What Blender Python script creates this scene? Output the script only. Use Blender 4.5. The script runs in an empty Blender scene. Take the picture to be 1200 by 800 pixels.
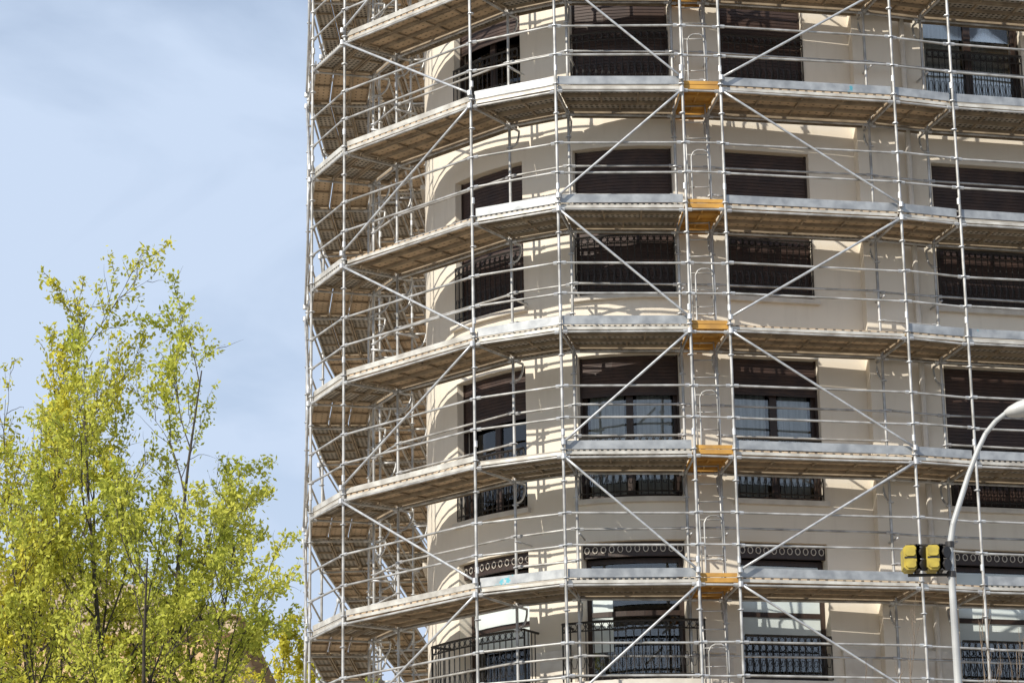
import bpy, math, random
import numpy as np
from mathutils import Vector, Matrix
random.seed(7); rng=np.random.default_rng(7)
ZC=1.6
scene=bpy.context.scene

# ---------------------------------------------------------------- materials
def newmat(name):
    m=bpy.data.materials.new(name); m.use_nodes=True
    nt=m.node_tree; b=nt.nodes['Principled BSDF']; return m,nt,b
def mat(name,c1,c2=None,scale=3.0,rough=.7,metal=0.0,bump=0.0,bscale=40,spec=.5,detail=3,stretch=(1,1,1),lo=.35,hi=.65,tag=None):
    m,nt,b=newmat(name)
    b.inputs['Roughness'].default_value=rough; b.inputs['Metallic'].default_value=metal
    b.inputs['Specular IOR Level'].default_value=spec
    if c2 is None: c2=tuple(x*.8 for x in c1)
    tc=nt.nodes.new('ShaderNodeTexCoord'); mp=nt.nodes.new('ShaderNodeMapping')
    mp.inputs['Scale'].default_value=stretch
    nt.links.new(tc.outputs['Object'],mp.inputs[0])
    n=nt.nodes.new('ShaderNodeTexNoise'); n.inputs['Scale'].default_value=scale; n.inputs['Detail'].default_value=detail
    nt.links.new(mp.outputs[0],n.inputs['Vector'])
    r=nt.nodes.new('ShaderNodeValToRGB'); r.color_ramp.elements[0].position=lo; r.color_ramp.elements[1].position=hi
    r.color_ramp.elements[0].color=(*c2,1); r.color_ramp.elements[1].color=(*c1,1)
    nt.links.new(n.outputs['Fac'],r.inputs[0]); src=r.outputs[0]
    if tag:
        n3=nt.nodes.new('ShaderNodeTexNoise'); n3.inputs['Scale'].default_value=1.7; n3.inputs['Detail'].default_value=5; n3.inputs['Roughness'].default_value=.7
        nt.links.new(tc.outputs['Object'],n3.inputs['Vector'])
        r3=nt.nodes.new('ShaderNodeValToRGB'); r3.color_ramp.elements[0].position=.665; r3.color_ramp.elements[1].position=.70
        nt.links.new(n3.outputs['Fac'],r3.inputs[0]); mx=nt.nodes.new('ShaderNodeMix'); mx.data_type='RGBA'
        nt.links.new(r3.outputs[0],mx.inputs['Factor']); nt.links.new(src,mx.inputs['A']); mx.inputs['B'].default_value=(*tag,1); src=mx.outputs['Result']
    nt.links.new(src,b.inputs['Base Color'])
    if bump>0:
        n2=nt.nodes.new('ShaderNodeTexNoise'); n2.inputs['Scale'].default_value=bscale; n2.inputs['Detail'].default_value=3
        nt.links.new(tc.outputs['Object'],n2.inputs['Vector'])
        bp=nt.nodes.new('ShaderNodeBump'); bp.inputs['Strength'].default_value=bump; bp.inputs['Distance'].default_value=.02
        nt.links.new(n2.outputs['Fac'],bp.inputs['Height']); nt.links.new(bp.outputs[0],b.inputs['Normal'])
    return m
M={}
def stucco(name,c1,c2,c3):
    m,nt,b=newmat(name); b.inputs['Roughness'].default_value=.85; b.inputs['Specular IOR Level'].default_value=.2
    tc=nt.nodes.new('ShaderNodeTexCoord')
    n=nt.nodes.new('ShaderNodeTexNoise'); n.inputs['Scale'].default_value=.7; n.inputs['Detail'].default_value=5
    nt.links.new(tc.outputs['Object'],n.inputs['Vector'])
    r=nt.nodes.new('ShaderNodeValToRGB'); r.color_ramp.elements[0].position=.3; r.color_ramp.elements[1].position=.7
    r.color_ramp.elements[0].color=(*c2,1); r.color_ramp.elements[1].color=(*c1,1)
    nt.links.new(n.outputs['Fac'],r.inputs[0])
    mp=nt.nodes.new('ShaderNodeMapping'); mp.inputs['Scale'].default_value=(4,4,.5)
    nt.links.new(tc.outputs['Object'],mp.inputs[0])
    s=nt.nodes.new('ShaderNodeTexNoise'); s.inputs['Scale'].default_value=1.5; s.inputs['Detail'].default_value=5
    nt.links.new(mp.outputs[0],s.inputs['Vector'])
    r2=nt.nodes.new('ShaderNodeValToRGB'); r2.color_ramp.elements[0].position=.55; r2.color_ramp.elements[1].position=.8
    r2.color_ramp.elements[0].color=(0,0,0,1); r2.color_ramp.elements[1].color=(.25,.25,.25,1)
    nt.links.new(s.outputs['Fac'],r2.inputs[0])
    mx=nt.nodes.new('ShaderNodeMix'); mx.data_type='RGBA'
    nt.links.new(r2.outputs[0],mx.inputs['Factor']); nt.links.new(r.outputs[0],mx.inputs['A']); mx.inputs['B'].default_value=(*c3,1)
    nt.links.new(mx.outputs['Result'],b.inputs['Base Color'])
    return m
M['wall']=stucco('cream_stucco',(.80,.725,.61),(.74,.665,.55),(.5,.43,.34))
M['stone']=mat('pale_stone',(.70,.65,.57),(.58,.53,.46),scale=5)
M['iron']=mat('black_iron',(.02,.018,.016),(.035,.03,.027),rough=.45,scale=30)
M['wood']=mat('dark_wood_frame',(.045,.025,.017),(.027,.016,.012),rough=.5,scale=12,stretch=(4,4,1))
M['slat']=mat('brown_shutter',(.065,.036,.026),(.038,.022,.018),rough=.6,scale=4)
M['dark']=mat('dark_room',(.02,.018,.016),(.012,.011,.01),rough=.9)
M['curtain']=mat('curtain_cloth',(.82,.80,.75),(.55,.53,.49),rough=.9,scale=9,stretch=(3,3,.12))
M['frost']=mat('frosted_glass',(.72,.78,.76),(.60,.66,.65),rough=.35,scale=1.5)
M['galv']=mat('galvanised_steel',(.60,.61,.61),(.42,.42,.43),rough=.38,metal=.4,scale=9)
M['toe']=mat('galvanised_toe_board',(.44,.45,.45),(.27,.28,.29),rough=.42,metal=.35,scale=5,tag=(.10,.36,.42))
M['galv2']=mat('weathered_tube',(.58,.57,.55),(.28,.27,.25),rough=.42,metal=.3,scale=4,detail=5)
M['alu']=mat('aluminium_edge',(.68,.65,.58),(.42,.39,.34),rough=.45,metal=.2,scale=4)
M['rib']=mat('deck_rib',(.36,.28,.19),(.22,.17,.115),rough=.7,scale=5)
M['ochre']=mat('ochre_board',(.62,.33,.06),(.40,.21,.05),rough=.65,scale=4,detail=5)
def deckmat(name,c1,c2,hole,sx,sy,rad):
    m,nt,b=newmat(name); b.inputs['Roughness'].default_value=.7
    uv=nt.nodes.new('ShaderNodeUVMap'); mp=nt.nodes.new('ShaderNodeMapping'); mp.inputs['Scale'].default_value=(sx,sy,1)
    nt.links.new(uv.outputs[0],mp.inputs[0])
    v=nt.nodes.new('ShaderNodeTexVoronoi'); v.inputs['Scale'].default_value=1; v.inputs['Randomness'].default_value=0; v.voronoi_dimensions='2D'
    nt.links.new(mp.outputs[0],v.inputs['Vector'])
    lt=nt.nodes.new('ShaderNodeMath'); lt.operation='LESS_THAN'; lt.inputs[1].default_value=rad
    nt.links.new(v.outputs['Distance'],lt.inputs[0])
    n=nt.nodes.new('ShaderNodeTexNoise'); n.inputs['Scale'].default_value=2.2; n.inputs['Detail'].default_value=5
    nt.links.new(uv.outputs[0],n.inputs['Vector'])
    r=nt.nodes.new('ShaderNodeValToRGB'); r.color_ramp.elements[0].position=.35; r.color_ramp.elements[1].position=.65
    r.color_ramp.elements[0].color=(*c2,1); r.color_ramp.elements[1].color=(*c1,1)
    nt.links.new(n.outputs['Fac'],r.inputs[0])
    mx=nt.nodes.new('ShaderNodeMix'); mx.data_type='RGBA'
    nt.links.new(lt.outputs[0],mx.inputs['Factor']); nt.links.new(r.outputs[0],mx.inputs['A']); mx.inputs['B'].default_value=(*hole,1)
    nt.links.new(mx.outputs['Result'],b.inputs['Base Color'])
    return m
M['ply']=deckmat('plywood_deck',(.58,.43,.28),(.36,.27,.175),(.12,.085,.055),7,10,.16)
M['perf']=deckmat('perforated_steel_deck',(.44,.39,.32),(.28,.25,.21),(.03,.025,.02),11,13,.30)
def glassmat():
    m=bpy.data.materials.new('window_glass'); m.use_nodes=True; nt=m.node_tree; nt.nodes.clear()
    o=nt.nodes.new('ShaderNodeOutputMaterial'); t=nt.nodes.new('ShaderNodeBsdfTransparent'); g=nt.nodes.new('ShaderNodeBsdfGlossy')
    t.inputs[0].default_value=(.88,.9,.9,1); g.inputs['Roughness'].default_value=.02
    f=nt.nodes.new('ShaderNodeFresnel'); f.inputs[0].default_value=1.9
    tc=nt.nodes.new('ShaderNodeTexCoord'); n=nt.nodes.new('ShaderNodeTexNoise'); n.inputs['Scale'].default_value=.9; n.inputs['Detail'].default_value=1
    bp=nt.nodes.new('ShaderNodeBump'); bp.inputs['Strength'].default_value=.08; bp.inputs['Distance'].default_value=.1
    nt.links.new(tc.outputs['Object'],n.inputs[0]); nt.links.new(n.outputs[0],bp.inputs['Height']); nt.links.new(bp.outputs[0],g.inputs['Normal'])
    mx=nt.nodes.new('ShaderNodeMixShader'); nt.links.new(f.outputs[0],mx.inputs[0]); nt.links.new(t.outputs[0],mx.inputs[1]); nt.links.new(g.outputs[0],mx.inputs[2]); nt.links.new(mx.outputs[0],o.inputs[0])
    return m
M['glass']=glassmat()
def leafmat(name,ca,cb,tr):
    m=bpy.data.materials.new(name); m.use_nodes=True; nt=m.node_tree; nt.nodes.clear()
    o=nt.nodes.new('ShaderNodeOutputMaterial'); d=nt.nodes.new('ShaderNodeBsdfDiffuse'); t=nt.nodes.new('ShaderNodeBsdfTranslucent'); mx=nt.nodes.new('ShaderNodeMixShader')
    tc=nt.nodes.new('ShaderNodeTexCoord'); n=nt.nodes.new('ShaderNodeTexNoise'); n.inputs['Scale'].default_value=.8; n.inputs['Detail'].default_value=5
    n.inputs['Roughness'].default_value=.75
    r=nt.nodes.new('ShaderNodeValToRGB'); r.color_ramp.elements[0].position=.38; r.color_ramp.elements[1].position=.62
    r.color_ramp.elements[0].color=(*ca,1); r.color_ramp.elements[1].color=(*cb,1)
    nt.links.new(tc.outputs['Object'],n.inputs[0]); nt.links.new(n.outputs[0],r.inputs[0]); nt.links.new(r.outputs[0],d.inputs[0]); nt.links.new(r.outputs[0],t.inputs[0])
    mx.inputs[0].default_value=tr
    nt.links.new(d.outputs[0],mx.inputs[1]); nt.links.new(t.outputs[0],mx.inputs[2]); nt.links.new(mx.outputs[0],o.inputs[0]); return m
M['leaf']=leafmat('spring_leaves',(.44,.48,.08),(.70,.68,.13),.40)
M['leafy']=leafmat('yellow_leaves',(.50,.50,.07),(.74,.67,.10),.40)
M['bark']=mat('bark',(.085,.07,.052),(.04,.032,.025),scale=12,rough=.9)
M['barkp']=mat('pale_bark',(.26,.19,.13),(.16,.12,.085),scale=12,rough=.9)

# ---------------------------------------------------------------- mesh accumulators
class Acc:
    def __init__(s): s.v=[]; s.f=[]; s.uv=[]
    def add(s,vs,fs,uvs=None):
        o=len(s.v); s.v.extend([tuple(map(float,p)) for p in vs]); s.f.extend([tuple(i+o for i in f) for f in fs])
        s.uv.extend(uvs if uvs is not None else [(0,0)]*len(vs))
    def build(s,name,m,parent=None,smooth=False):
        me=bpy.data.meshes.new(name); me.from_pydata(s.v,[],s.f)
        uvl=me.uv_layers.new(name='UVMap'); li=np.zeros(len(me.loops),dtype=np.int32); me.loops.foreach_get('vertex_index',li)
        uvl.data.foreach_set('uv',np.array(s.uv,dtype=np.float32)[li].ravel())
        me.materials.append(m)
        if smooth: me.polygons.foreach_set('use_smooth',[True]*len(me.polygons))
        me.update(); ob=bpy.data.objects.new(name,me); scene.collection.objects.link(ob)
        if parent: ob.parent=parent
        return ob
BOXF=[(0,3,2,1),(4,5,6,7),(0,1,5,4),(1,2,6,5),(2,3,7,6),(3,0,4,7)]
def box(a,x0,x1,y0,y1,z0,z1):
    a.add([(x0,y0,z0),(x1,y0,z0),(x1,y1,z0),(x0,y1,z0),(x0,y0,z1),(x1,y0,z1),(x1,y1,z1),(x0,y1,z1)],BOXF)
def prism(a,q,z0,z1,uvs=None):
    vs=[(p[0],p[1],z0) for p in q]+[(p[0],p[1],z1) for p in q]
    a.add(vs,BOXF,(uvs+uvs) if uvs else None)
TRIG={n:[(math.cos(2*math.pi*i/n),math.sin(2*math.pi*i/n)) for i in range(n)] for n in range(3,17)}
def tube(a,p0,p1,r,n=8,r1=None,cap=True,div=1):
    x0,y0,z0=map(float,p0); x1,y1,z1=map(float,p1); dx,dy,dz=x1-x0,y1-y0,z1-z0; L=math.sqrt(dx*dx+dy*dy+dz*dz)
    if L<1e-6: return
    dx/=L;dy/=L;dz/=L
    if abs(dz)<.9: ux,uy,uz=dy,-dx,0.
    else: ux,uy,uz=0.,dz,-dy
    l=math.sqrt(ux*ux+uy*uy+uz*uz); ux/=l;uy/=l;uz/=l
    wx,wy,wz=dy*uz-dz*uy,dz*ux-dx*uz,dx*uy-dy*ux
    if r1 is None: r1=r
    vs=[]
    for k in range(div+1):
        f=k/div; rr=r+(r1-r)*f; cx=x0+(x1-x0)*f; cy=y0+(y1-y0)*f; cz=z0+(z1-z0)*f
        for c,s in TRIG[n]:
            vs.append((cx+rr*(c*ux+s*wx),cy+rr*(c*uy+s*wy),cz+rr*(c*uz+s*wz)))
    fs=[(k*n+i,k*n+(i+1)%n,(k+1)*n+(i+1)%n,(k+1)*n+i) for k in range(div) for i in range(n)]
    if cap: fs+=[tuple(range(n-1,-1,-1)),tuple(range(div*n,(div+1)*n))]
    o=len(a.v); a.v.extend(vs); a.f.extend([tuple(i+o for i in f) for f in fs]); a.uv.extend([(0,0)]*len(vs))
def poly_tube(a,pts,r,n=6,radii=None):
    for i in range(len(pts)-1):
        ra=radii[i] if radii else r; rb=radii[i+1] if radii else r
        tube(a,pts[i],pts[i+1],ra,n,rb,cap=False)
def empty(name,loc=(0,0,0)):
    e=bpy.data.objects.new(name,None); scene.collection.objects.link(e); e.empty_display_size=.5; return e

# ---------------------------------------------------------------- building façade path
KP=np.array([(0.4,78),(-0.4,66),(-0.8,57),(-1.25,51),(-1.5,48.2),(-1.45,46.4),(-1.18,45.25),(-0.62,44.42),(0.21,43.75),(1.03,43.3),(1.85,43.12),(2.67,43.15),(3.53,43.33),(4.94,43.64),(5.7,43.81),(7.03,44.11),(8.7,44.49),(12,45.24),(18,46.6),(24,47.96),(30,49.3)],float)
pts=[]
for i in range(len(KP)-1):
    p0=KP[max(i-1,0)]; p1=KP[i]; p2=KP[i+1]; p3=KP[min(i+2,len(KP)-1)]
    for k in range(12):
        t=k/12
        pts.append(.5*((2*p1)+(-p0+p2)*t+(2*p0-5*p1+4*p2-p3)*t*t+(-p0+3*p1-3*p2+p3)*t**3))
pts.append(KP[-1]); pts=np.array(pts)
S=np.concatenate([[0],np.cumsum(np.linalg.norm(np.diff(pts,axis=0),axis=1))]); SMAX=S[-1]
def PW(s): return np.array([np.interp(s,S,pts[:,0]),np.interp(s,S,pts[:,1])])
_wc={}
def WT(s):
    k=round(s,4)
    if k in _wc: return _wc[k]
    p=PW(s); a=PW(max(s-.15,0)); b=PW(min(s+.15,SMAX)); t=b-a; t/=np.linalg.norm(t)
    _wc[k]=(float(p[0]),float(p[1]),float(t[0]),float(t[1])); return _wc[k]
def W(s,d,h):
    x,y,tx,ty=WT(s); return (x+ty*d,y-tx*d,h+ZC)
ifront=int(np.argmin(pts[:,0]))
def sx(x): return float(np.interp(x,pts[ifront:,0],S[ifront:]))
def sy(y): return float(np.interp(-y,-pts[:ifront+1,1],S[:ifront+1]))
def wbox(a,s0,s1,d0,d1,h0,h1,step=.35):
    n=max(1,int(math.ceil((s1-s0)/step)))
    vs=[];
    for i in range(n+1):
        s=s0+(s1-s0)*i/n
        vs+= [W(s,d0,h0),W(s,d1,h0),W(s,d1,h1),W(s,d0,h1)]
    fs=[(0,1,2,3),(4*n+3,4*n+2,4*n+1,4*n)]
    for i in range(n):
        b=4*i; c=b+4
        for k in range(4):
            fs.append((b+k,c+k,c+(k+1)%4,b+(k+1)%4))
    a.add(vs,fs)
WINS=[(sy(67),sy(65.4),'L'),(sy(61.5),sy(60),'L'),(sy(57),sy(55.5),'L'),(sy(52.6),sy(51.1),'L'),(sy(48.9),sy(47.5),'L'),
      (sx(-.92),sx(.21),'1'),(sx(1.03),sx(2.67),'2'),(sx(3.53),sx(4.94),'3'),(sx(7.03),sx(8.75),'4'),(sx(10.4),sx(11.9),'5'),(sx(13.8),sx(15.4),'5'),(sx(17.5),sx(19.1),'5'),(sx(21.4),sx(23),'5')]
ROWS=[('Z2',24.7,27.1),('Z1',21.1,23.5),('A',17.42,19.9),('B',13.86,16.41),('C',10.5,12.88),('D',7.62,9.83),('E',3.9,6.3),('G',-1.45,2.6)]
TOP=28.3
bld=empty('corner_apartment_building')
acc={k:Acc() for k in ['wall','stone','iron','wood','slat','dark','curtain','frost','glass']}
sb=sorted(set([0.0,SMAX]+[w[0] for w in WINS]+[w[1] for w in WINS])); hb=sorted(set([-1.6,TOP]+[r[1] for r in ROWS]+[r[2] for r in ROWS]))
ss=[]
for a_,b_ in zip(sb[:-1],sb[1:]):
    n=max(1,int(math.ceil((b_-a_)/.3))); ss+= [a_+(b_-a_)*i/n for i in range(n)]
ss.append(sb[-1])
vg=[W(s,0,h) for h in hb for s in ss]; fg=[]
for j in range(len(hb)-1):
    hm=(hb[j]+hb[j+1])/2; inrow=any(r[1]<hm<r[2] for r in ROWS)
    for i in range(len(ss)-1):
        sm=(ss[i]+ss[i+1])/2
        if inrow and any(w[0]<sm<w[1] for w in WINS): continue
        b=j*len(ss)+i; fg.append((b,b+1,b+1+len(ss),b+len(ss)))
acc['wall'].add(vg,fg)
n=len(ss)
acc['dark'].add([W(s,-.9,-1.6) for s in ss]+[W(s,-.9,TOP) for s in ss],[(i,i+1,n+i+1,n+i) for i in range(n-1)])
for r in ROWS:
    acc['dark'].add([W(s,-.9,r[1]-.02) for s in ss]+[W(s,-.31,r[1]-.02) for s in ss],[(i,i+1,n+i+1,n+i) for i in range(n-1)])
def railing(s0,s1,d,h0,h1,fancy=True):
    for hh,rr in ((h0+.06,.014),(h1-.13,.012),(h1,.02)):
        k=max(1,int((s1-s0)/.3)); pp=[W(s0+(s1-s0)*i/k,d,hh) for i in range(k+1)]
        poly_tube(acc['iron'],pp,rr,5)
    nb=int((s1-s0)/.105)
    for i in range(nb+1):
        s=s0+(s1-s0)*i/nb
        tube(acc['iron'],W(s,d,h0),W(s,d,h1),.009,4,cap=False)
        if i<nb and fancy:
            sc=s+(s1-s0)/nb/2
            ring=[W(sc+.045*math.cos(t),d,h1-.065+.055*math.sin(t)) for t in np.linspace(0,2*math.pi,7)]
            poly_tube(acc['iron'],ring,.007,3)
            ring=[W(sc+.04*math.cos(t),d,h0+.3+.12*math.sin(t)) for t in np.linspace(0,2*math.pi,7)]
            poly_tube(acc['iron'],ring,.006,3)
SHUT={('A','1'):.45,('A','2'):.97,('A','3'):1,('A','4'):.0,('B','1'):1,('B','2'):1,('B','3'):1,('B','4'):1,
      ('C','1'):.33,('C','2'):.25,('C','3'):.22,('C','4'):.95}
CURT={('A','4'),('C','2'),('C','1'),('C','3'),('A','1')}
for (s0,s1,wn) in WINS:
    for (rn,h0,h1) in ROWS:
        fancy=wn in '1234' and rn in 'ABCD'
        wbox(acc['wall'],s0-.002,s0+.004,-.32,-.003,h0,h1); wbox(acc['wall'],s1-.004,s1+.002,-.32,-.003,h0,h1)
        wbox(acc['wall'],s0+.004,s1-.004,-.32,-.003,h1-.004,h1+.002); wbox(acc['stone'],s0-.06,s1+.06,-.33,.09,h0-.075,h0+.005)
        a0=s0+.005; a1=s1-.005; fd0,fd1=-.30,-.24
        if rn=='D':
            wbox(acc['wood'],a0,a1,-.16,-.10,h1-.24,h1-.005)
            k=int((a1-a0)/.13)
            for i in range(k):
                sc=a0+(i+.5)*(a1-a0)/k
                ring=[W(sc+.042*math.cos(t),-.09,h1-.12+.055*math.sin(t)) for t in np.linspace(0,2*math.pi,8)]
                poly_tube(acc['stone'],ring,.007,4)
            ht=h1-.24
        else: ht=h1
        wbox(acc['wood'],a0,a0+.075,fd0,fd1,h0,ht); wbox(acc['wood'],a1-.075,a1,fd0,fd1,h0,ht)
        wbox(acc['wood'],a0+.075,a1-.075,fd0,fd1,ht-.08,ht-.006); wbox(acc['wood'],a0+.075,a1-.075,fd0,fd1,h0+.006,h0+.12)
        mid=(a0+a1)/2
        if rn=='G':
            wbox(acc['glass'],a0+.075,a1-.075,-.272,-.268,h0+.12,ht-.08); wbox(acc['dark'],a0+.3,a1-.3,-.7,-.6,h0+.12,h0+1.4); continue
        if rn!='D': wbox(acc['wood'],mid-.06,mid+.06,fd0,fd1+.01,h0+.12,ht-.08)
        wbox(acc['glass'],a0+.075,a1-.075,-.272,-.268,h0+.12,ht-.08)
        if rn=='D':
            wbox(acc['wood'],a0+.075,a1-.075,fd0,fd1+.005,h0+1.05,h0+1.13)
            if wn in '1345': wbox(acc['frost'],a0+.08,a1-.08,-.262,-.256,h0+.75,ht-.10)
            else: wbox(acc['frost'],a0+.08,a0+.45,-.262,-.256,h0+.5,ht-.4)
            if wn=='4':
                for kk in (0,1):
                    arc=[W(a0+1.15+.09*math.cos(t),-.25,h0+1.62-.19*kk+.09*math.sin(t)) for t in np.linspace(2.4,-1.6 if kk==0 else -2.4,9)]
                    poly_tube(acc['iron'],arc,.018,5)
            if wn in '12':
                wbox(acc['stone'],s0-.22,s1+.22,.0,.5,h0-.16,h0-.076); wbox(acc['stone'],s0-.16,s1+.16,.0,.4,h0-.26,h0-.16)
                for q in (s0-.16,s1+.16):
                    k=[W(q,d,h0+.85) for d in (0,.42)]; poly_tube(acc['iron'],k,.02)
                    for d in (.1,.2,.3,.4): tube(acc['iron'],W(q,d,h0-.07),W(q,d,h0+.85),.009,4,cap=False)
                railing(s0-.16,s1+.16,.42,h0-.05,h0+.85)
            else: railing(s0+.02,s1-.02,.05,h0+.03,h0+.7,fancy)
            continue
        key=(rn,wn); fr=SHUT.get(key,random.choice([.2,.5,.9,1,.35]))
        hs=ht-.02-fr*(ht-h0-.06); z=ht-.02
        if fr>.02:
            while z>hs:
                wbox(acc['slat'],a0+.02,a1-.02,-.155,-.138,z-.046,z,step=.6)
                z-=.056
            wbox(acc['slat'],a0+.02,a1-.02,-.152,-.148,z,ht-.025,step=.6)
        wbox(acc['wood'],a0+.02,a1-.02,-.16,-.13,z-.03,z+.004)
        wbox(acc['wood'],a0,a0+.03,-.2,-.12,h0,ht-.006); wbox(acc['wood'],a1-.03,a1,-.2,-.12,h0,ht-.006)
        if key in CURT or (fr<.8 and wn in 'L5' and random.random()<.6):
            wbox(acc['curtain'],a0+.1,mid-.1,-.36,-.345,h0+.1,ht-.1)
            wbox(acc['curtain'],mid+.12,a1-.1,-.38,-.365,h0+.1,ht-.1)
        railing(s0+.03,s1-.03,-.03 if wn=='L' else .035,h0+.04,h0+1.0,fancy)
wbox(acc['wall'],sx(5.72),sx(6.36),.002,.2,-1.6,TOP-.01)
wbox(acc['stone'],0,SMAX,.004,.34,TOP-.45,TOP-.2); wbox(acc['stone'],0,SMAX,.004,.5,TOP-.2,TOP+.05)
wbox(acc['stone'],0,SMAX,.004,.16,3.1,3.35); wbox(acc['stone'],0,SMAX,.004,.10,-1.6,-1.5)
for xa,xb in ((.36,.88),(2.82,3.38),(5.08,5.6),(6.42,6.9),(8.9,10.2)):
    wbox(acc['stone'],sx(xa),sx(xb),.004,.11,8.02,8.14); wbox(acc['stone'],sx(xa)+.04,sx(xb)-.04,.004,.06,7.0,8.02)
poly_tube(acc['stone'],[W(sx(6.62),.1,-1.5),W(sx(6.62),.1,TOP-.5)],.05,8)
names={'wall':'facade_wall','stone':'stone_trim','iron':'balcony_railings','wood':'window_frames','slat':'roller_shutters','dark':'interior_rooms','curtain':'curtains','frost':'frosted_panes','glass':'window_panes'}
for k,a in acc.items(): a.build(names[k],M[k],bld)
roof=Acc(); rp=[(p[0],p[1],TOP+ZC+.05) for p in pts]; rp+=[(30,78,TOP+ZC+.05)]; roof.add(rp,[tuple(range(len(rp)))]); roof.build('flat_roof',mat('roofing',(.3,.17,.12)),bld)
bk=Acc(); bk.add([(.4,78,0),(30,78,0),(30,49.3,0),(.4,78,TOP+ZC),(30,78,TOP+ZC),(30,49.3,TOP+ZC)],[(0,1,4,3),(1,2,5,4)]); bk.build('rear_walls',M['wall'],bld)

# ---------------------------------------------------------------- scaffolding
scf=empty('scaffolding')
O=[(-2.0,66.0),(-2.35,63.0),(-2.62,60.0),(-2.88,57.4),(-3.1,54.8),(-3.3,52.2),(-3.5,49.7),(-3.58,47.2),(-3.39,45.59),(-2.77,44.34),(-0.588,42.30),(0.76,41.68),(2.76,41.76),(3.39,41.82),(6.22,42.35),(7.21,42.68),(10.1,43.33),(13.0,43.98),(16.0,44.66),(19.0,45.34),(22,46.02)]
O=np.array(O); N=len(O); IA=8; IB=9; IC=10; ID=11; IE=12; IF=13; IG=14; IH=15
def bn(i):
    t=O[i+1]-O[i]; t=t/np.linalg.norm(t); return np.array([-t[1],t[0]])
IN=[]
for i in range(N):
    ns=[bn(j) for j in (i-1,i) if 0<=j<N-1]; q=sum(ns); q/=np.linalg.norm(q); IN.append(O[i]+q*1.08)
IN=np.array(IN)
LV=[28.93-2*k for k in range(15)]
L1=16.93
A_t=Acc(); A_r=Acc(); A_ply=Acc(); A_perf=Acc(); A_alu=Acc(); A_gal=Acc(); A_och=Acc(); A_br=Acc(); A_lad=Acc(); A_rib=Acc()
def P3(p,h): return (p[0],p[1],h+ZC)
top=LV[0]+1.15
for i in range(N):
    for p in (O[i],IN[i]):
        jx=random.uniform(-.03,.03)
        tube(A_t,P3(p,-1.5),P3((p[0]+jx,p[1]),top),.0235,8,div=16)
        prism(A_gal,[(p[0]-.08,p[1]-.08),(p[0]+.08,p[1]-.08),(p[0]+.08,p[1]+.08),(p[0]-.08,p[1]+.08)],.135,.147)
        h=LV[-1]-.5
        while h<top:
            tube(A_r,P3(p,h-.006),P3(p,h+.006),.052,8); h+=.5
        for L in LV:
            tube(A_r,P3(p,L+.22),P3(p,L+.32),.029,8)
def ledger(p,q,h,r=.019):
    p=np.array(p);q=np.array(q); t=(q-p)/np.linalg.norm(q-p)
    s0=random.uniform(-.012,.012); s1=random.uniform(-.012,.012)
    tube(A_t,P3(p,h+s0),P3(q,h+s1),r,6,cap=False,div=3)
    for e,sg,o in ((p,1,s0),(q,-1,s1)):
        tube(A_r,P3(e+t*sg*.03,h+o),P3(e+t*sg*.10,h+o),.029,6)
def plank(Ap,Ae,Ao,a,b,c,d,z):
    l=np.linalg.norm(b-a); ou=random.uniform(0,50); k0=random.randint(0,9)*.4; wd=np.linalg.norm(d-a)
    uvs=[(ou,k0),(ou+l,k0),(ou+l,k0+wd),(ou,k0+wd)]
    prism(Ap,[a,b,c,d],z-.022,z,uvs)
    w=.022
    u1=(d-a)/np.linalg.norm(d-a); u2=(c-b)/np.linalg.norm(c-b)
    prism(Ao,[a,b,b+u2*w,a+u1*w],z-.07,z-.0225); prism(Ae,[d-u1*w,c-u2*w,c,d],z-.07,z-.0225)
    nr=max(2,int(l/.6))
    for r_ in range(nr+1):
        g=r_/nr*(1-.04/l); g2=g+.03/l
        prism(Ae,[a+(b-a)*g+u1*w,a+(b-a)*g2+u1*w,d+(c-d)*g2-u1*w,d+(c-d)*g-u1*w],z-.055,z-.0225)
zig=set([IB,ID,IF,IH+1,IH+3,IA-1,IA-3,IA-5,IA-7])
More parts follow.
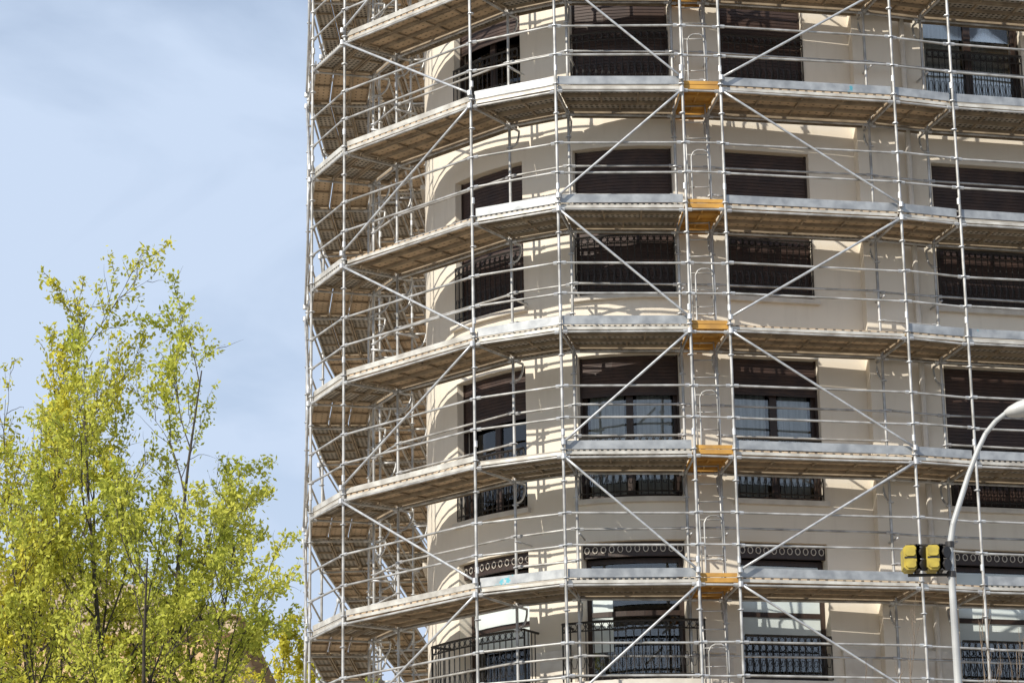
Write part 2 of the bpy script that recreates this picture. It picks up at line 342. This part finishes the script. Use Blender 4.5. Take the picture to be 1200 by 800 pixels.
for i in range(N-1):
    o0,o1,i0,i1=O[i],O[i+1],IN[i],IN[i+1]
    Lb=np.linalg.norm(o1-o0); t=(o1-o0)/Lb; nrm=bn(i)
    for li,L in enumerate(LV):
        lvl=int(round((L1-L)/2))
        ledger(o0,o1,L-.12); ledger(i0,i1,L-.12)
        ledger(o0,o1,L+1.0); ledger(o0,o1,L+.5)
        ledger(i0,i1,L+1.0)
        if (i+lvl)%2==0: ledger(i0,i1,L+.5)
        kind='och' if i==IE else ('perf' if i in (ID,IC,IH,IA) or (i<IA and i%2==0) else 'ply')
        Ap={'och':A_och,'perf':A_perf,'ply':A_ply}[kind]
        npl=3
        Ae=A_och if kind=='och' else A_rib
        for k in range(npl):
            f0=(k+.03)/npl*.95+.025; f1=(k+.97)/npl*.95+.025
            a=o0+(i0-o0)*f0; b=o1+(i1-o1)*f0; c=o1+(i1-o1)*f1; d=o0+(i0-o0)*f1
            a,b=a+(b-a)*.012,b-(b-a)*.012; d,c=d+(c-d)*.012,c-(c-d)*.012
            z=L+ZC+random.uniform(-.006,.006)
            plank(Ap,Ae,A_alu if (k==0 and kind!='och') else Ae,a,b,c,d,z)
        # console plank on inner side
        if i>=IB-1:
            v0=(i0-o0)/np.linalg.norm(i0-o0); v1=(i1-o1)/np.linalg.norm(i1-o1)
            a=i0+v0*.04; b=i1+v1*.04; c=i1+v1*.27; d=i0+v0*.27
            a,b=a+(b-a)*.012,b-(b-a)*.012; d,c=d+(c-d)*.012,c-(c-d)*.012
            plank(A_perf if kind!='och' else A_och,Ae,Ae,a,b,c,d,L+ZC+random.uniform(-.006,.006))
        off=nrm*.035
        Tb=A_alu if i<=IB else A_gal
        hb_=.10 if i<=IB else .15
        if i==IE: Tb=A_och; hb_=.07
        if i==IE or (i+lvl*3)%7!=5:
            q=[o0+t*.03+off,o1-t*.03+off,o1-t*.03+off+nrm*.025,o0+t*.03+off+nrm*.025]
            prism(Tb,q,L+ZC+.012,L+ZC+hb_)
        if i in zig:
            par=(lvl%2==0)
            rev = par if i in (IB,ID) or i<IA else (not par)
            out=-nrm*.05
            hi=L-.12; lo=L-2+.1
            if lo>-1.6:
                a3=P3((o1 if rev else o0)+out,hi); b3=P3((o0 if rev else o1)+out,lo); tube(A_br,a3,b3,.020,8,div=8)
                for e,f_ in ((a3,.02),(b3,.02)):
                    tube(A_r,(e[0],e[1],e[2]-.04),(e[0],e[1],e[2]+.04),.04,8)
for i in range(N):
    dv=(IN[i]-O[i]); dl=np.linalg.norm(dv); dv=dv/dl
    for lvl,L in enumerate(LV):
        ledger(O[i],IN[i],L-.12)
        if i in (0,N-1): ledger(O[i],IN[i],L+1.0)
        arc=[]
        for k in range(7):
            th=k/6*math.pi/2
            q=IN[i]+dv*(.28*math.sin(th)); arc.append(P3(q,L-.46+.33*(1-math.cos(th))))
        poly_tube(A_br,arc,.019,6)
        tube(A_br,P3(IN[i],L-.12),P3(IN[i]+dv*.28,L-.12),.02,6)
        if lvl%2==0:
            tube(A_br,P3(IN[i]-dv*.1+np.array([.05,0]),L+.9),P3(IN[i]+dv*.35+np.array([.05,0]),L+.9),.02,6)
mid0=(O[IE]+O[IF])/2; inw=bn(IE)
for lvl,L in enumerate(LV[:-1]):
    for sg in (-.17,.17):
        b0=mid0+np.array([sg,0])+inw*.45; tube(A_lad,P3(b0,L-2.0),P3(b0+inw*.3,L+.2),.014,6)
    for k in range(7):
        f=(k+.5)/7.5; b0=mid0+inw*(.45+.3*f)
        tube(A_lad,P3(b0+np.array([-.17,0]),L-2+2.2*f),P3(b0+np.array([.17,0]),L-2+2.2*f),.010,6)
    c0=O[IE]+np.array([.20,0])+inw*.5; pr=[(0,.12),(0,.95),(.04,1.03),(.1,1.06),(.2,1.06),(.26,1.03),(.30,.95),(.30,.12)]
    poly_tube(A_lad,[P3(c0+np.array([x,0]),L+z) for x,z in pr],.014,6)
A_t.build('tubes',M['galv2'],scf,True); A_r.build('couplers',M['galv'],scf); A_ply.build('plywood_decks',M['ply'],scf); A_perf.build('steel_decks',M['perf'],scf)
A_rib.build('deck_ribs',M['rib'],scf)
A_alu.build('deck_edges',M['alu'],scf); A_gal.build('toe_boards',M['toe'],scf); A_och.build('ochre_boards',M['ochre'],scf); A_br.build('braces',M['galv'],scf,True); A_lad.build('ladders',M['galv2'],scf,True)

# ---------------------------------------------------------------- trees
def make_tree(name,base,height,halfw,nleaf,leafm,barkm,seed,trunk_r=.13,leafsize=.07,maxd=4,kids=(9,10,6,4),dens=(.2,.7,1.0,1.7),off=.04,trunkf=.42,limbf=.62):
    rs=np.random.default_rng(seed); root=empty(name); segs=[]; tw=[]
    def branch(p,d,L,r,depth):
        n=6; pp=[np.array(p)]; rr=[r]; dd=np.array(d,float)
        for k in range(n):
            up=(0,.07,.08,.05,.02)[depth]
            dd=dd+rs.normal(0,(.03,.07,.11,.14,.16)[depth],3)+np.array([0,0,up]); dd/=np.linalg.norm(dd)
            pp.append(pp[-1]+dd*L/n); rr.append(r*(1-(.35 if depth==0 else .85)*(k+1)/n))
        segs.append((pp,rr,6 if depth<2 else 4))
        if depth>=maxd-1: tw.append(np.array(pp))
        elif depth==maxd-2: tw.append(np.array(pp[3:]))
        if depth<maxd:
            nk=kids[min(depth,len(kids)-1)]
            f00=(.55,.22,.12,.1)[depth]
            for j in range(nk):
                f=min(f00+(1-f00)*(j+rs.random()*.8)/nk,.99)
                x=f*n; k=min(int(x),n-1); q=pp[k]+(pp[k+1]-pp[k])*(x-k)
                bd=(pp[k+1]-pp[k]); bd/=np.linalg.norm(bd)
                if depth==0:
                    az=j*2.4+rs.random()*.7; tilt=(.80-.65*(j/(nk-1)))*rs.uniform(.8,1.1); nd=np.array([math.cos(az)*math.sin(tilt),math.sin(az)*math.sin(tilt),math.cos(tilt)]); LL=height*limbf*rs.uniform(.85,1.05)*(1-.12*tilt)
                    r2=rr[k]*.62
                else:
                    ax=np.cross(bd,rs.normal(0,1,3)); ax/=np.linalg.norm(ax); tilt=rs.uniform(.4,.9); nd=bd*math.cos(tilt)+ax*math.sin(tilt)
                    LL=L*rs.uniform(.75,1.15)*((.34,.5,.55)[depth-1])*(1.25-.6*f); r2=max(rr[k]*.5,.0045)
                branch(q,nd,LL,r2,depth+1)
    branch(np.array([0,0,0.]),(0.01,0,1),height*trunkf,trunk_r,0)
    allp=np.concatenate(tw); zm=np.percentile(allp[:,2],99.7); xr=np.percentile(np.abs(allp[:,0]),97)
    sc=np.array([halfw/xr,halfw/xr,height/zm]); b=np.array(base,float)
    A=Acc()
    for pp,rr,n in segs: poly_tube(A,[p*sc+b for p in pp],0,n,rr)
    A.build('trunk_and_limbs',barkm,root,True)
    if nleaf:
        per=max(1,nleaf//len(tw)); cs=[]
        for t in tw:
            t=t*sc+b
            m=int(per*rs.choice(dens))
            if m<1: continue
            x=rs.random(m)*(len(t)-1); k=np.minimum(x.astype(int),len(t)-2); fr=(x-k)[:,None]
            cs.append(t[k]*(1-fr)+t[k+1]*fr+rs.normal(0,off,(m,3)))
        c=np.concatenate(cs); m=len(c)
        u=rs.normal(0,1,(m,3)); u[:,2]+=.7; u/=np.linalg.norm(u,axis=1)[:,None]; w=rs.normal(0,1,(m,3)); w=np.cross(u,w); w/=np.linalg.norm(w,axis=1)[:,None]
        s=(leafsize*rs.uniform(.5,1.3,m))[:,None]
        V=np.stack([c-u*s*.5,c+w*s*.24,c+u*s*.5,c-w*s*.24],axis=1).reshape(-1,3)
        me=bpy.data.meshes.new('foliage'); me.vertices.add(4*m); me.vertices.foreach_set('co',V.ravel().astype(np.float32))
        me.loops.add(4*m); me.loops.foreach_set('vertex_index',np.arange(4*m,dtype=np.int32)); me.polygons.add(m)
        me.polygons.foreach_set('loop_start',np.arange(0,4*m,4,dtype=np.int32)); me.polygons.foreach_set('loop_total',np.full(m,4,dtype=np.int32))
        me.update(calc_edges=True); me.materials.append(leafm); ob=bpy.data.objects.new('foliage',me); scene.collection.objects.link(ob); ob.parent=root
    return root
make_tree('elm_tree',(-4.4,32,0),12.0,2.8,70000,M['leaf'],M['bark'],11,dens=(.1,.6,1.0,1.9))
make_tree('elm_tree',(-6.5,33.5,0),12.6,2.4,52000,M['leafy'],M['bark'],5,dens=(.1,.6,1.0,1.9))
make_tree('yellow_leaf_tree',(-4.9,57,0),13.1,1.7,22000,M['leafy'],M['bark'],21,leafsize=.11,kids=(7,7,5,3))
make_tree('bare_tree',(5.25,37.2,0),9.2,.7,0,None,M['barkp'],31,trunk_r=.06,kids=(7,5,3,2))
make_tree('bare_tree',(6.55,37.8,0),9.6,.8,0,None,M['barkp'],36,trunk_r=.06,kids=(7,5,3,2))

# ---------------------------------------------------------------- street lamp + traffic lights
lamp=empty('street_lamp'); a=Acc(); YL=30
polep=[(4.73,YL,.14),(4.73,YL,8.3),(4.78,YL,8.55),(4.87,YL,8.8),(4.98,YL,9.1),(5.10,YL,9.38),(5.2,YL,9.57),(5.32,YL,9.71),(5.45,YL,9.81),(5.62,YL,9.88)]
poly_tube(a,polep,.05,12,[.075,.036,.033,.031,.029,.028,.027,.026,.025,.024]); tube(a,(4.73,YL,.13),(4.73,YL,.9),.11,12,.09)
a.build('pole',mat('painted_pole',(.50,.50,.48),(.36,.36,.35),rough=.4),lamp,True)
a=Acc()
rings=[]; prof=[(5.42,.03),(5.47,.08),(5.56,.125),(5.72,.15),(5.9,.15),(6.06,.11),(6.14,.04)]
for x,r in prof:
    rings.append([(x,YL+r*math.cos(t),9.80+(x-5.4)*.22+r*.7*math.sin(t)) for t in np.linspace(0,2*math.pi,16,endpoint=False)])
vs=[p for r in rings for p in r]; fs=[(i*16+j,i*16+(j+1)%16,(i+1)*16+(j+1)%16,(i+1)*16+j) for i in range(len(rings)-1) for j in range(16)]
fs+=[tuple(range(15,-1,-1)),tuple((len(rings)-1)*16+j for j in range(16))]
a.add(vs,fs); a.build('lamp_head',mat('lamp_enamel',(.55,.54,.51),(.4,.39,.37),rough=.3),lamp,True)
tl=empty('traffic_light'); ay=Acc(); ab=Acc()
def rbox(A,cx,cy,cz,wx,wy,wz,bev=.03):
    w=wx/2;h=wz/2; pr=[(-w+bev,-h),(w-bev,-h),(w,-h+bev),(w,h-bev),(w-bev,h),(-w+bev,h),(-w,h-bev),(-w,-h+bev)]
    vs=[(cx+x,cy-wy/2,cz+z) for x,z in pr]+[(cx+x,cy+wy/2,cz+z) for x,z in pr]
    A.add(vs,[tuple(range(8)),tuple(range(15,7,-1))]+[(i,i+8,(i+1)%8+8,(i+1)%8) for i in range(8)])
for cx in (4.31,4.56):
    rbox(ay,cx-.03,YL,8.17,.15,.22,.27)
    rbox(ay,cx-.03,YL-.12,8.235,.11,.02,.10,.02); rbox(ay,cx-.03,YL-.12,8.105,.11,.02,.10,.02)
    rbox(ab,cx-.03,YL-.112,8.17,.13,.006,.02,.004)
    rbox(ab,cx+.055,YL,8.17,.02,.25,.29)
    for dz in (.068,-.068):
        tube(ab,(cx+.06,YL-.03,8.17+dz),(cx+.125,YL-.1,8.17+dz-.015),.06,12,.066)
    tube(ab,(cx-.03,YL,8.305),(cx-.03,YL,8.33),.03,8)
tube(ab,(4.26,YL+.02,8.00),(4.74,YL+.02,8.00),.018,8); tube(ab,(4.26,YL+.02,8.33),(4.74,YL+.02,8.33),.014,8)
for z in (8.00,8.33): tube(ab,(4.73,YL,z-.03),(4.73,YL,z+.03),.05,12)
ay.build('yellow_housings',mat('signal_yellow',(.55,.42,.06),(.38,.29,.05),rough=.45,scale=9),tl); ab.build('visors_and_bracket',M['iron'],tl)

# ---------------------------------------------------------------- distant ochre building
ob=empty('ochre_house'); a=Acc(); wv=Acc(); rf=Acc(); tr=Acc()
x0,x1,y0,y1,H=-30,-8.9,86,100,18.9
cols=[x0+1.5+i*2.7 for i in range(8)]; rows=[1.6+i*3.3 for i in range(5)]
xs=sorted([x0,x1]+[c for c in cols]+[c+1.0 for c in cols]); zs=sorted([0,H]+[r for r in rows]+[r+1.6 for r in rows])
for j in range(len(zs)-1):
    for i in range(len(xs)-1):
        xm=(xs[i]+xs[i+1])/2; zm=(zs[j]+zs[j+1])/2
        yy=y0+.2 if (any(c<xm<c+1.0 for c in cols) and any(r<zm<r+1.6 for r in rows)) else y0
        (wv if yy>y0 else a).add([(xs[i],yy,zs[j]),(xs[i+1],yy,zs[j]),(xs[i+1],yy,zs[j+1]),(xs[i],yy,zs[j+1])],[(0,1,2,3)])
a.add([(x1,y0,0),(x1,y1,0),(x1,y1,H),(x1,y0,H),(x0,y0,0),(x0,y1,0),(x0,y1,H),(x0,y0,H)],[(0,1,2,3),(5,4,7,6),(1,5,6,2)])
box(tr,x0-.3,x1+.3,y0-.35,y0-.002,H-.5,H-.1)
rf.add([(x0-.5,y0-.5,H),(x1+.5,y0-.5,H),(x1+.5,y1+.5,H),(x0-.5,y1+.5,H),(x0+6,93,H+3.2),(x1-6,93,H+3.2)],[(0,1,5,4),(1,2,5),(2,3,4,5),(3,0,4),(3,2,1,0)])
box(tr,-20,-19,89,90.2,H+1,H+3.4)
a.build('walls',mat('ochre_render',(.64,.44,.24),(.54,.36,.19),scale=1),ob); wv.build('windows',M['dark'],ob); rf.build('tiled_roof',mat('roof_tiles',(.46,.34,.22),(.34,.25,.16),scale=3),ob); tr.build('cornice_and_chimneys',mat('house_trim',(.55,.42,.28)),ob)

# ---------------------------------------------------------------- ground
g=Acc(); R=1500; g.add([(-R,-R,0),(R,-R,0),(R,R,0),(-R,R,0)],[(0,1,2,3)]); g.build('ground',mat('paving_ground',(.33,.30,.26),(.26,.24,.21),scale=.4),None)
rd=Acc(); rd.add([(-200,2,.004),(200,2,.004),(200,27,.004),(-200,27,.004)],[(0,1,2,3)]); rd.build('road',mat('asphalt',(.06,.06,.06),(.045,.045,.045),scale=6,bump=.3))
mk=Acc()
for x in range(-60,60,6): mk.add([(x,14.4,.008),(x+3,14.4,.008),(x+3,14.55,.008),(x,14.55,.008)],[(0,1,2,3)])
mk.build('lane_markings',mat('white_paint',(.8,.8,.8),(.7,.7,.7)))
pv=Acc(); box(pv,-200,200,27.2,85,-.1,.13); pv.build('pavement',mat('pale_paving',(.44,.39,.32),(.36,.32,.27),scale=1.2))
kb=Acc(); box(kb,-200,200,27.0,27.2,-.1,.14); kb.build('kerb',mat('kerb_granite',(.4,.4,.39)))

# ---------------------------------------------------------------- sky + sun
AZ=40; EL=34
w=bpy.data.worlds.new("World"); scene.world=w; w.use_nodes=True; nt=w.node_tree; bg=nt.nodes['Background']
sk=nt.nodes.new('ShaderNodeTexSky'); sk.sky_type='NISHITA'; sk.sun_disc=False; sk.sun_elevation=math.radians(EL); sk.sun_rotation=math.radians(180+AZ); sk.air_density=1.0; sk.dust_density=.3; sk.ozone_density=1.4
tc=nt.nodes.new('ShaderNodeTexCoord'); mp=nt.nodes.new('ShaderNodeMapping'); mp.inputs['Scale'].default_value=(1.6,1.6,4.2); mp.inputs['Rotation'].default_value=(0,.45,.2)
nz=nt.nodes.new('ShaderNodeTexNoise'); nz.inputs['Scale'].default_value=3.2; nz.inputs['Detail'].default_value=6; nz.inputs['Roughness'].default_value=.5; nz.inputs['Distortion'].default_value=.6
rp_=nt.nodes.new('ShaderNodeValToRGB'); rp_.color_ramp.elements[0].position=.40; rp_.color_ramp.elements[1].position=.72; rp_.color_ramp.elements[0].color=(.0,.0,.0,1); rp_.color_ramp.elements[1].color=(.75,.75,.75,1)
sep=nt.nodes.new('ShaderNodeSeparateXYZ'); mr=nt.nodes.new('ShaderNodeMapRange'); mr.inputs['From Min'].default_value=.18; mr.inputs['From Max'].default_value=.42; mr.inputs['To Min'].default_value=.98; mr.inputs['To Max'].default_value=.36
ad=nt.nodes.new('ShaderNodeMath'); ad.operation='ADD'; ad.use_clamp=True
mx=nt.nodes.new('ShaderNodeMix'); mx.data_type='RGBA'; mx.inputs['B'].default_value=(5.1,6.1,7.7,1)
nt.links.new(tc.outputs['Generated'],sep.inputs[0]); nt.links.new(sep.outputs[2],mr.inputs[0])
nt.links.new(tc.outputs['Generated'],mp.inputs[0]); nt.links.new(mp.outputs[0],nz.inputs['Vector']); nt.links.new(nz.outputs['Fac'],rp_.inputs[0])
nt.links.new(rp_.outputs[0],ad.inputs[0]); nt.links.new(mr.outputs[0],ad.inputs[1])
nt.links.new(ad.outputs[0],mx.inputs['Factor']); nt.links.new(sk.outputs[0],mx.inputs['A']); nt.links.new(mx.outputs['Result'],bg.inputs[0]); bg.inputs[1].default_value=.12
sd=bpy.data.lights.new('sun','SUN'); sd.energy=4.8; sd.angle=math.radians(.5); sd.color=(1,.94,.83); so=bpy.data.objects.new('sun',sd); scene.collection.objects.link(so)
az=math.radians(AZ); el=math.radians(EL); sv=Vector((-math.sin(az)*math.cos(el),-math.cos(az)*math.cos(el),math.sin(el)))
so.rotation_euler=sv.to_track_quat('Z','Y').to_euler(); so.location=sv*60

# ---------------------------------------------------------------- camera
cd=bpy.data.cameras.new('camera'); cd.lens=99; cd.sensor_width=36; cd.clip_end=5000; co=bpy.data.objects.new('camera',cd); scene.collection.objects.link(co)
co.matrix_world=Matrix.Translation((0,0,ZC))@Matrix.Rotation(math.radians(90+16.9),4,'X')@Matrix.Rotation(math.radians(-.89),4,'Z')
scene.camera=co
scene.view_settings.view_transform='Standard'; scene.view_settings.look='None'; scene.view_settings.exposure=0
